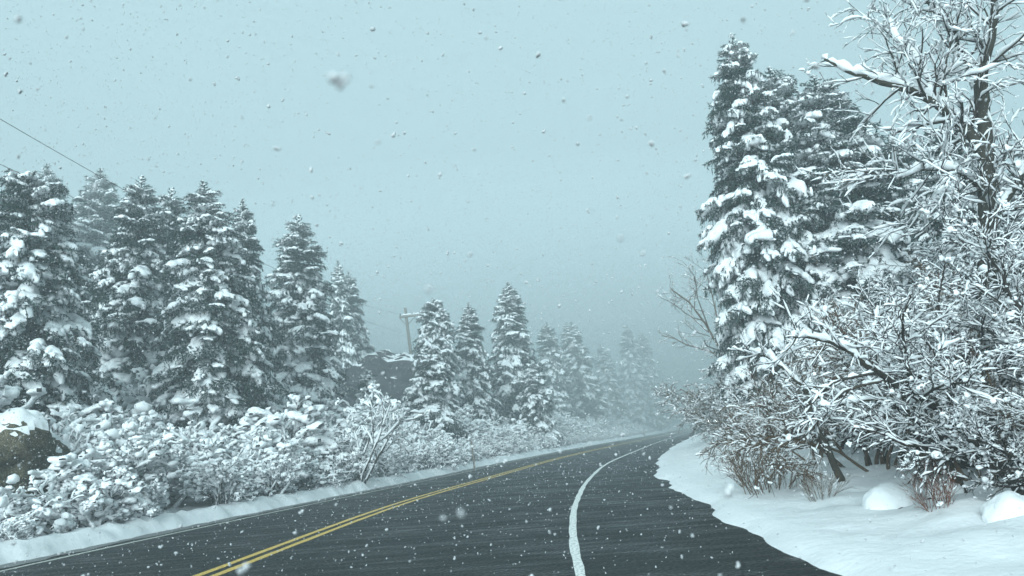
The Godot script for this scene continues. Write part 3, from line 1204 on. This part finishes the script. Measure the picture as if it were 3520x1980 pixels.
func make_thicket() -> void:
	rng.seed = 21
	var o := {"segs": [6, 5, 4, 3], "wig": 0.40, "lift": [0.05, 0.02, 0.0, -0.05], "kids": [10, 8, 8], "ratio": 0.46, "ang": 0.72, "depth": 3, "heft": 0.0112, "snowy": 0.92, "clump": 0.10, "clump_r": 0.034, "lo": 0.2, "gaps": 0.5, "thin": 0.0055, "bark": Color(0.04, 0.034, 0.03)}
	o.shelter = 1.0
	var kinds := []
	for k in 2:
		kinds.append(make_bare(4, 0.45, 2.3, 0.038, Vector3.ZERO, o))
	for k in 2:
		kinds.append(make_bare(2, 0.3, 2.6, 0.06, Vector3(-0.28, 0, 0.05), o))
	var bare := o.duplicate()
	bare.snowy = 0.38
	bare.heft = 0.012
	bare.clump = 0.06
	bare.bark = Color(0.095, 0.066, 0.046)
	kinds.append(make_bare(5, 0.5, 2.2, 0.03, Vector3(-0.3, 0, 0), bare))
	for e in [
		# kind, x, z, top, label, turn, wide
		[4, 5.3, -14.4, 2.3, "thinly snowed grey tree at the left rim of the right thicket", 0.0, 1.0],
		[4, 5.0, -11.1, 2.4, "brown-twigged bare tree behind the tan bush at the road bend", 0.5, 1.15],
		[3, 5.1, -9.7, 2.4, "slanting snowy tree right behind the dark V-shaped stems", 0.15, 1.0],
		[4, 4.9, -8.7, 2.2, "front thicket tree with three straight stems behind the snow humps", 2.0, 1.0],
		[2, 4.95, -7.8, 2.3, "snowy thicket tree rising behind the leaning trunk", -0.1, 1.15],
		[1, 4.8, -7.1, 2.1, "front thicket tree right of the leaning trunk", 1.0, 1.1],
		[0, 4.9, -6.3, 2.1, "nearest thicket tree at the right frame edge", 2.6, 1.1],
		[4, 5.2, -12.0, 3.1, "thicket tree reaching up over the brown-twigged one", 0.6, 1.0],
		[0, 5.6, -11.3, 3.4, "thicket tree under the tip of the long snowy limb", 1.2, 1.0],
		[4, 5.8, -10.6, 3.4, "thicket tree close left of the big bare trunk", 2.4, 1.0],
		[3, 6.1, -9.7, 3.2, "slanting thicket tree crossing in front of the big bare trunk", 0.2, 1.0],
		[0, 6.2, -8.9, 3.1, "dense snow-crusted thicket tree right of the big bare trunk", 4.0, 1.0],
		[1, 6.2, -8.2, 3.4, "tall thicket tree on the right frame edge, above the nearest one", 5.0, 1.0],
		[0, 7.6, -14.2, 4.3, "snow-choked tree behind the thicket, below the long limb", 0.3, 1.0],
		[0, 8.2, -12.7, 4.7, "high crown of fine white twigs behind the big bare trunk", 3.3, 1.0],
		[1, 8.3, -11.3, 4.9, "high white crown on the right frame edge behind the big bare trunk", 1.7, 1.0],
		[0, 8.4, -10.0, 6.2, "tallest fine-twigged crown at the top right corner", 2.2, 0.9],
		[1, 6.5, -19.6, 2.5, "thicket tree below the pointed big spruce", 0.9, 1.0],
		[0, 7.2, -16.2, 3.1, "thicket tree below the middle big spruce", 5.2, 1.1],
		[0, 6.1, -15.6, 2.6, "thicket tree between the grey rim tree and the big spruces", 3.0, 1.0],
		[4, 6.6, -25.0, 2.6, "grey bare tree at the foot of the pointed big spruce", 1.4, 1.2],
		[4, 7.55, -28.0, 3.9, "bare tree arching left over the far end of the snow bank", 3.3, 1.25],
		[4, 9.4, -31.5, 3.4, "bare tree behind the one that arches over the snow bank", 0.4, 1.2],
	]:
		place_bare("snowy_tree", kinds[e[0]], e[1], e[2], e[3], e[4], "tree", e[5], "snow-covered bare trees of the right thicket", e[6])
	bare.shelter = 0.8
	var slim := bare.duplicate()
	slim.ratio = 0.30
	slim.lo = 0.35
	var faint := make_bare(2, 0.2, 6.0, 0.055, Vector3.ZERO, slim)
	place_bare("bare_tree", faint, 10.9, -35.5, 9.6, "faint brownish bare tree peeping out left of the big spruces", "tree", 0.0, "", 1.0)
	# snowless twig bushes on the bank
	var tw := {"segs": [4, 3, 3], "wig": 0.2, "lift": [0.06, 0.05, 0.03], "kids": [5, 3], "ratio": 0.5, "ang": 0.5, "depth": 2, "heft": 0.01, "snowy": 0.04, "clump": 0.01, "clump_r": 0.02, "lo": 0.3, "gaps": 0.5, "thin": 0.003, "bark": Color(0.11, 0.075, 0.05)}
	var tan_k := make_bare(16, 0.45, 0.65, 0.007, Vector3.ZERO, tw)
	tw.bark = Color(0.13, 0.055, 0.035)
	var red_k := make_bare(18, 0.35, 0.65, 0.006, Vector3.ZERO, tw)
	place_bare("twig_bush", tan_k, 3.35, -11.2, 1.0, "tan bare twig bush at the bend of the snow bank", "bush", 0.3, "bare twig bushes on the right bank", 1.2)
	place_bare("twig_bush", tan_k, 3.5, -12.2, 0.95, "tan bare twig bush just behind the one at the bend", "bush", 2.3, "bare twig bushes on the right bank", 1.0)
	place_bare("twig_bush", red_k, 3.72, -7.3, 0.72, "red-brown bare twig bush between the snow humps", "bush", 1.3, "bare twig bushes on the right bank", 0.9)
	place_bare("twig_bush", tan_k, 3.4, -9.3, 0.7, "small thin twig bush left of the rounded snow hump", "bush", 4.3, "bare twig bushes on the right bank", 0.8)

	# the big bare tree whose long limb reaches out over the road
	var big := thing("spreading_tree", "big bare tree with a dark mossy trunk and one long snowy limb reaching left", "tree", Vector3(6.35, 0.3, -10.55))
	var fine := {"segs": [5, 4, 4, 3], "wig": 0.30, "lift": [0.05, 0.04, 0.02, 0.0], "kids": [7, 5, 3], "ratio": 0.55, "ang": 0.75, "depth": 3, "heft": 0.018, "snowy": 0.9, "clump": 0.05, "clump_r": 0.025, "lo": 0.2, "gaps": 0.4, "thin": 0.005, "bark": Color(0.045, 0.038, 0.032)}
	var paths := [
		["trunk", [Vector3(6.35, 0.1, -10.55), Vector3(6.5, 1.6, -10.6), Vector3(6.64, 3.1, -10.59), Vector3(6.80, 4.2, -10.5), Vector3(6.87, 4.95, -10.44), Vector3(6.92, 5.7, -10.4)], 0.14, 0.085],
		["limb", [Vector3(6.84, 4.55, -10.46), Vector3(6.62, 5.05, -10.5), Vector3(6.24, 5.55, -10.6), Vector3(5.75, 5.78, -10.57), Vector3(5.33, 6.08, -10.75), Vector3(4.97, 6.42, -10.9)], 0.09, 0.018],
		["limb", [Vector3(6.90, 5.6, -10.4), Vector3(7.05, 6.2, -10.2), Vector3(7.15, 6.9, -10.0), Vector3(7.35, 7.8, -9.9)], 0.07, 0.03],
		["limb", [Vector3(6.91, 5.6, -10.4), Vector3(6.80, 6.2, -10.5), Vector3(6.62, 6.9, -10.6), Vector3(6.30, 7.6, -10.7), Vector3(6.0, 8.1, -10.8)], 0.055, 0.02],
		["limb", [Vector3(6.30, 5.52, -10.58), Vector3(6.28, 5.95, -10.6), Vector3(6.12, 6.4, -10.7), Vector3(6.0, 6.9, -10.9)], 0.04, 0.014],
		["limb", [Vector3(6.75, 4.0, -10.5), Vector3(6.3, 4.3, -10.3), Vector3(5.8, 4.35, -10.2), Vector3(5.35, 4.2, -10.1)], 0.035, 0.01],
		["limb", [Vector3(6.7, 3.6, -10.55), Vector3(7.1, 4.1, -10.3), Vector3(7.5, 4.8, -10.2), Vector3(7.9, 5.3, -10.1)], 0.05, 0.015],
	]
	trace_tree(big, paths, fine, [[Vector3(5.2, 6.2, -10.8), Vector3(-0.8, 0.35, -0.1), 0.55], [Vector3(5.0, 6.4, -10.9), Vector3(-0.9, -0.1, 0.0), 0.35], [Vector3(5.45, 6.0, -10.7), Vector3(-0.9, -0.25, 0.1), 0.6], [Vector3(5.7, 5.8, -10.57), Vector3(-0.5, 0.75, 0.0), 0.5]], 0.075, 1.0)
	# the small tree that leans out of the thicket over the red-brown bush
	var bent := thing("leaning_tree", "leaning tree whose dark trunk slants up to the left over the red-brown bush", "tree", Vector3(4.36, 0.2, -7.85))
	trace_tree(bent, [
		["trunk", [Vector3(4.36, 0.0, -7.85), Vector3(4.24, 0.45, -7.92), Vector3(4.10, 0.92, -8.0), Vector3(3.90, 1.32, -8.1), Vector3(3.66, 1.66, -8.2)], 0.06, 0.032],
		["limb", [Vector3(3.66, 1.66, -8.2), Vector3(3.45, 1.86, -8.25), Vector3(3.2, 1.98, -8.3), Vector3(2.98, 2.0, -8.3)], 0.03, 0.01],
		["limb", [Vector3(4.0, 1.12, -8.05), Vector3(3.78, 1.18, -7.95), Vector3(3.5, 1.28, -7.9), Vector3(3.2, 1.24, -7.9)], 0.024, 0.008],
		["limb", [Vector3(4.12, 0.88, -8.0), Vector3(4.14, 1.2, -7.95), Vector3(4.22, 1.5, -7.9), Vector3(4.34, 1.85, -7.9)], 0.028, 0.01],
		["limb", [Vector3(3.86, 1.38, -8.1), Vector3(3.88, 1.7, -8.15), Vector3(3.82, 2.0, -8.2), Vector3(3.9, 2.25, -8.2)], 0.022, 0.008],
	], fine, [], 0.036, 0.5)
	# two bent stems in the front of the thicket
	var fork := thing("leaning_tree", "dark V-shaped pair of stems behind the small thin twig bush, snow in the fork", "tree", Vector3(4.1, 0.25, -10.3))
	trace_tree(fork, [
		["trunk", [Vector3(4.1, 0.1, -10.3), Vector3(3.98, 0.6, -10.32), Vector3(3.84, 1.05, -10.35), Vector3(3.8, 1.45, -10.4)], 0.05, 0.03],
		["limb", [Vector3(3.8, 1.45, -10.4), Vector3(3.62, 1.75, -10.45), Vector3(3.36, 1.98, -10.5), Vector3(3.1, 2.1, -10.5)], 0.028, 0.01],
		["limb", [Vector3(3.8, 1.42, -10.4), Vector3(3.9, 1.75, -10.4), Vector3(4.06, 2.02, -10.4), Vector3(4.2, 2.3, -10.4)], 0.026, 0.01],
	], fine, [], 0.036, 0.5)

func trace_tree(big: Node3D, paths: Array, fine: Dictionary, tips: Array, heft: float, twig_len: float) -> void:
	var base := big.position
	var tw_w := Mb.new()
	tw_w.use_col = true
	var sn := Mb.new()
	for e in paths:
		var pts := PackedVector3Array()
		var rad := PackedFloat32Array()
		var src: Array = e[1]
		var m := (src.size() - 1) * 4
		for k in m + 1:
			var at := k / 4.0
			var a := mini(int(at), src.size() - 2)
			var p0: Vector3 = src[maxi(a - 1, 0)]
			var p3: Vector3 = src[mini(a + 2, src.size() - 1)]
			var p: Vector3 = (src[a] as Vector3).cubic_interpolate(src[a + 1], p0, p3, at - a)
			pts.append(p - base + rv() * 0.012)
			rad.append(lerpf(e[2], e[3], float(k) / m) * r(0.92, 1.1))
		var w := Mb.new()
		w.use_col = true
		w.col = Color(0.042, 0.038, 0.03)
		w.tube(pts, rad, 10)
		part(e[0], w.mesh(M.bark), big)
		if e[0] != "trunk" or heft < 0.05:
			snow_run(sn, pts, rad, heft * (1.0 if e[0] != "trunk" else 0.6), 7, 0.12)
		if e[0] != "trunk":
			var long_limb: bool = src.size() == 6
			var kids := int(m * (0.9 if long_limb else 1.3))
			for k in kids:
				var at := int(lerpf(m * 0.12, m * (0.62 if long_limb else 1.0), (k + rng.randf()) / kids))
				at = clampi(at, 1, m)
				var along := (pts[at] - pts[at - 1]).normalized()
				var nd := (along * 0.6 + along.cross(rv()).normalized() + Vector3(0, 0.25 if rng.randf() < 0.7 else -0.5, 0)).normalized()
				grow(tw_w, sn, pts[at], nd, r(0.5, 1.1) * twig_len, maxf(rad[at] * 0.35, 0.009), 1 if twig_len > 0.7 else 2, fine)
	for e in tips:
		grow(tw_w, sn, (e[0] as Vector3) - base, (e[1] as Vector3).normalized(), e[2], 0.012, 2, fine)
	part("twigs", tw_w.mesh(M.twig), big, "stuff")
	part("snow", sn.mesh(M.snow), big, "stuff")

func make_small() -> void:
	# the leaning pole on the outcrop and its wires
	var foot := Vector3(-8.25, 5.2, -61.45)
	var pole := thing("utility_pole", "leaning wooden utility pole with one cross arm above the rock outcrop", "utility pole", foot)
	var up := Vector3(-0.075, 1.0, 0.0).normalized()
	var b := Mb.new()
	b.tube(PackedVector3Array([up * -3.0, up * 2.0, up * 6.65]), PackedFloat32Array([0.16, 0.15, 0.11]), 10)
	part("post", b.mesh(M.pole), pole)
	var arm := up * 5.95
	var a := Mb.new()
	a.box(Transform3D(Basis(Vector3(0, 0, 1), 0.03), arm + Vector3(0.55, 0.0, 0.14)), Vector3(2.2, 0.14, 0.11), 0.01)
	part("cross_arm", a.mesh(M.pole), pole)
	for sx in [-0.55, 0.75]:
		var br := Mb.new()
		br.tube(PackedVector3Array([arm + Vector3(sx, -0.05, 0.1), arm + Vector3(0.05, -0.75, 0.1)]), PackedFloat32Array([0.03, 0.03]), 5)
		part("brace", br.mesh(M.pole), pole)
	for sx in [-0.45, 0.5, 1.5]:
		var ins := Mb.new()
		ins.tube(PackedVector3Array([arm + Vector3(sx, 0.06, 0.14), arm + Vector3(sx, 0.16, 0.14), arm + Vector3(sx, 0.24, 0.14)]), PackedFloat32Array([0.03, 0.055, 0.04]), 8)
		part("insulator", ins.mesh(M.plastic), pole)
	var sa := Mb.new()
	snow_run(sa, PackedVector3Array([arm + Vector3(-0.5, 0.05, 0.14), arm + Vector3(0.1, 0.06, 0.14), arm + Vector3(0.9, 0.08, 0.14), arm + Vector3(1.6, 0.1, 0.14)]), PackedFloat32Array([0.04, 0.04, 0.04, 0.04]), 0.05, 6)
	part("snow", sa.mesh(M.snow), pole, "stuff")
	for e in [[Vector3(-9.15, 11.35, -61.3), Vector3(-12.5, 9.9, -18.1), 0.8, "upper power wire sloping down from the top left to the utility pole"], [Vector3(-9.1, 9.8, -61.3), Vector3(-13.6, 9.4, -19.8), 0.3, "lower power wire crossing the tops of the left spruces"]]:
		var w := Mb.new()
		var pts := PackedVector3Array()
		var rad := PackedFloat32Array()
		for k in 41:
			var s := 1.45 * k / 40.0
			var p: Vector3 = (e[0] as Vector3).lerp(e[1], s)
			p.y -= float(e[2]) * 4.0 * s * (1.0 - s)
			pts.append(p - (e[0] as Vector3))
			rad.append(0.009)
		w.tube(pts, rad, 5)
		var o := part("power_wire", w.mesh(M.wire), self)
		o.position = e[0]
		tag(o, e[3], "wire", "power wires")
	for e in [[-1.95, -29.9, 1.25, 0.035, "dark marker post at the left edge of the near road bend"], [11.4, -74.2, 1.05, 0.04, "thin marker post on the snow bank where the road fades"]]:
		var g := ground(e[0], e[1])
		var t := thing("marker_post", e[4], "marker post", Vector3(e[0], g - 0.2, e[1]), 0.1, "roadside marker posts")
		var p := Mb.new()
		p.box(Transform3D(Basis(Vector3(0, 0, 1), 0.05), Vector3(0, 0.1 + float(e[2]) * 0.5, 0)), Vector3(float(e[3]) * 2.0, float(e[2]), 0.03), 0.005)
		part("post", p.mesh(M.marker), t)
		var q := Mb.new()
		q.box(Transform3D(Basis(Vector3(0, 0, 1), 0.05), Vector3(-0.02, float(e[2]) * 0.92, 0.022)), Vector3(0.06, 0.1, 0.01), 0.002)
		part("reflector", q.mesh(M.reflector), t)
	# snow-capped stub of a branch at the right frame edge
	var st := thing("snow_capped_stump", "broken upright stub heaped with snow at the right frame edge", "stump", Vector3(4.15, ground(4.15, -6.15), -6.15))
	var sw := Mb.new()
	sw.use_col = true
	sw.col = Color(0.05, 0.042, 0.035)
	sw.tube(PackedVector3Array([Vector3(0, -0.2, 0), Vector3(0.02, 0.4, 0), Vector3(-0.01, 0.85, 0.02)]), PackedFloat32Array([0.06, 0.05, 0.04]), 8)
	part("wood", sw.mesh(M.bark), st)
	part("snow_cap", heap(PackedVector3Array([Vector3(0, 0.9, 0), Vector3(0.03, 0.62, 0.05), Vector3(-0.03, 0.45, 0.05)]), PackedVector3Array([Vector3(0.09, 0.09, 0.09), Vector3(0.09, 0.11, 0.08), Vector3(0.08, 0.09, 0.08)]), 0.03).mesh(M.snow), st)
	# headlights coming round the bend
	make_vehicle("dark pickup truck with both headlights on, coming round the far bend", M.paint_dark, Vector3(28.6, 0.0, -122.0), -1.40 - 0.0, true, 1.35)
	make_vehicle("grey car with headlights on, behind the dark pickup truck at the bend", M.paint_grey, Vector3(37.4, 0.0, -146.0), -1.35, false, 1.0)

func make_mist() -> void:
	# the snowfall thickens up the valley, in drifting overlapping banks
	for k in 9:
		var t := k / 8.0
		var half := Vector3(lerpf(150, 230, t), lerpf(16, 64, t), lerpf(118, 150, t))
		var fv := FogVolume.new()
		fv.name = numbered("snow_cloud")
		fv.shape = RenderingServer.FOG_VOLUME_SHAPE_ELLIPSOID
		fv.size = half * 2.0
		fv.position = Vector3(20 + r(-25, 25), -3, -40 - half.z - 5.0 * t - r(0, 22))
		var fm := FogMaterial.new()
		fm.density = lerpf(0.0022, 0.0009, t)
		fm.albedo = Color(0.93, 0.985, 1.0)
		fv.material = fm
		add_child(fv, true)
		tag(fv, "drifting bank of thick snowfall beyond the road bend", "haze", "banks of thick snowfall")
		fv.set_meta("kind", "stuff")

func make_flakes() -> void:
	var area := AABB(Vector3(-15, 0.1, -21), Vector3(30, 12.0, 22))
	var eye := Vector3(0, 1.2, 0)
	for kind in 3:
		var b := Mb.new()
		var f := FastNoiseLite.new()
		f.seed = 70 + kind
		f.frequency = 1.2
		for q in 2 + kind % 2:
			b.add(lump(0.9, 60 + kind * 5 + q, 3, 5), Transform3D(Basis(rv().normalized(), r(0, 6)).scaled_local(Vector3(r(0.5, 1.0), r(0.4, 0.8), r(0.4, 0.8))), rv() * 0.55))
		var mm := MultiMesh.new()
		mm.transform_format = MultiMesh.TRANSFORM_3D
		mm.mesh = b.mesh(M.flake)
		var count := 110000
		mm.instance_count = count
		for k in count:
			var p := Vector3.ZERO
			while true:
				p = area.position + Vector3(rng.randf(), rng.randf(), rng.randf()) * area.size
				if p.distance_to(eye) > 0.48:
					break
			var s := 0.0033 + 0.0058 * pow(rng.randf(), 4.0)
			mm.set_instance_transform(k, Transform3D(Basis(rv().normalized(), r(0, 6)) * Basis.from_scale(Vector3(s, s * r(0.8, 1.6), s)), p))
		var o := MultiMeshInstance3D.new()
		o.name = numbered("falling_snow")
		o.multimesh = mm
		add_child(o, true)
		tag(o, ["fine snowflakes drifting down through the whole air", "clumped snowflakes falling between the fine ones", "ragged double snowflakes falling among the others"][kind], "snowflakes", "falling snow")
		o.set_meta("kind", "stuff")
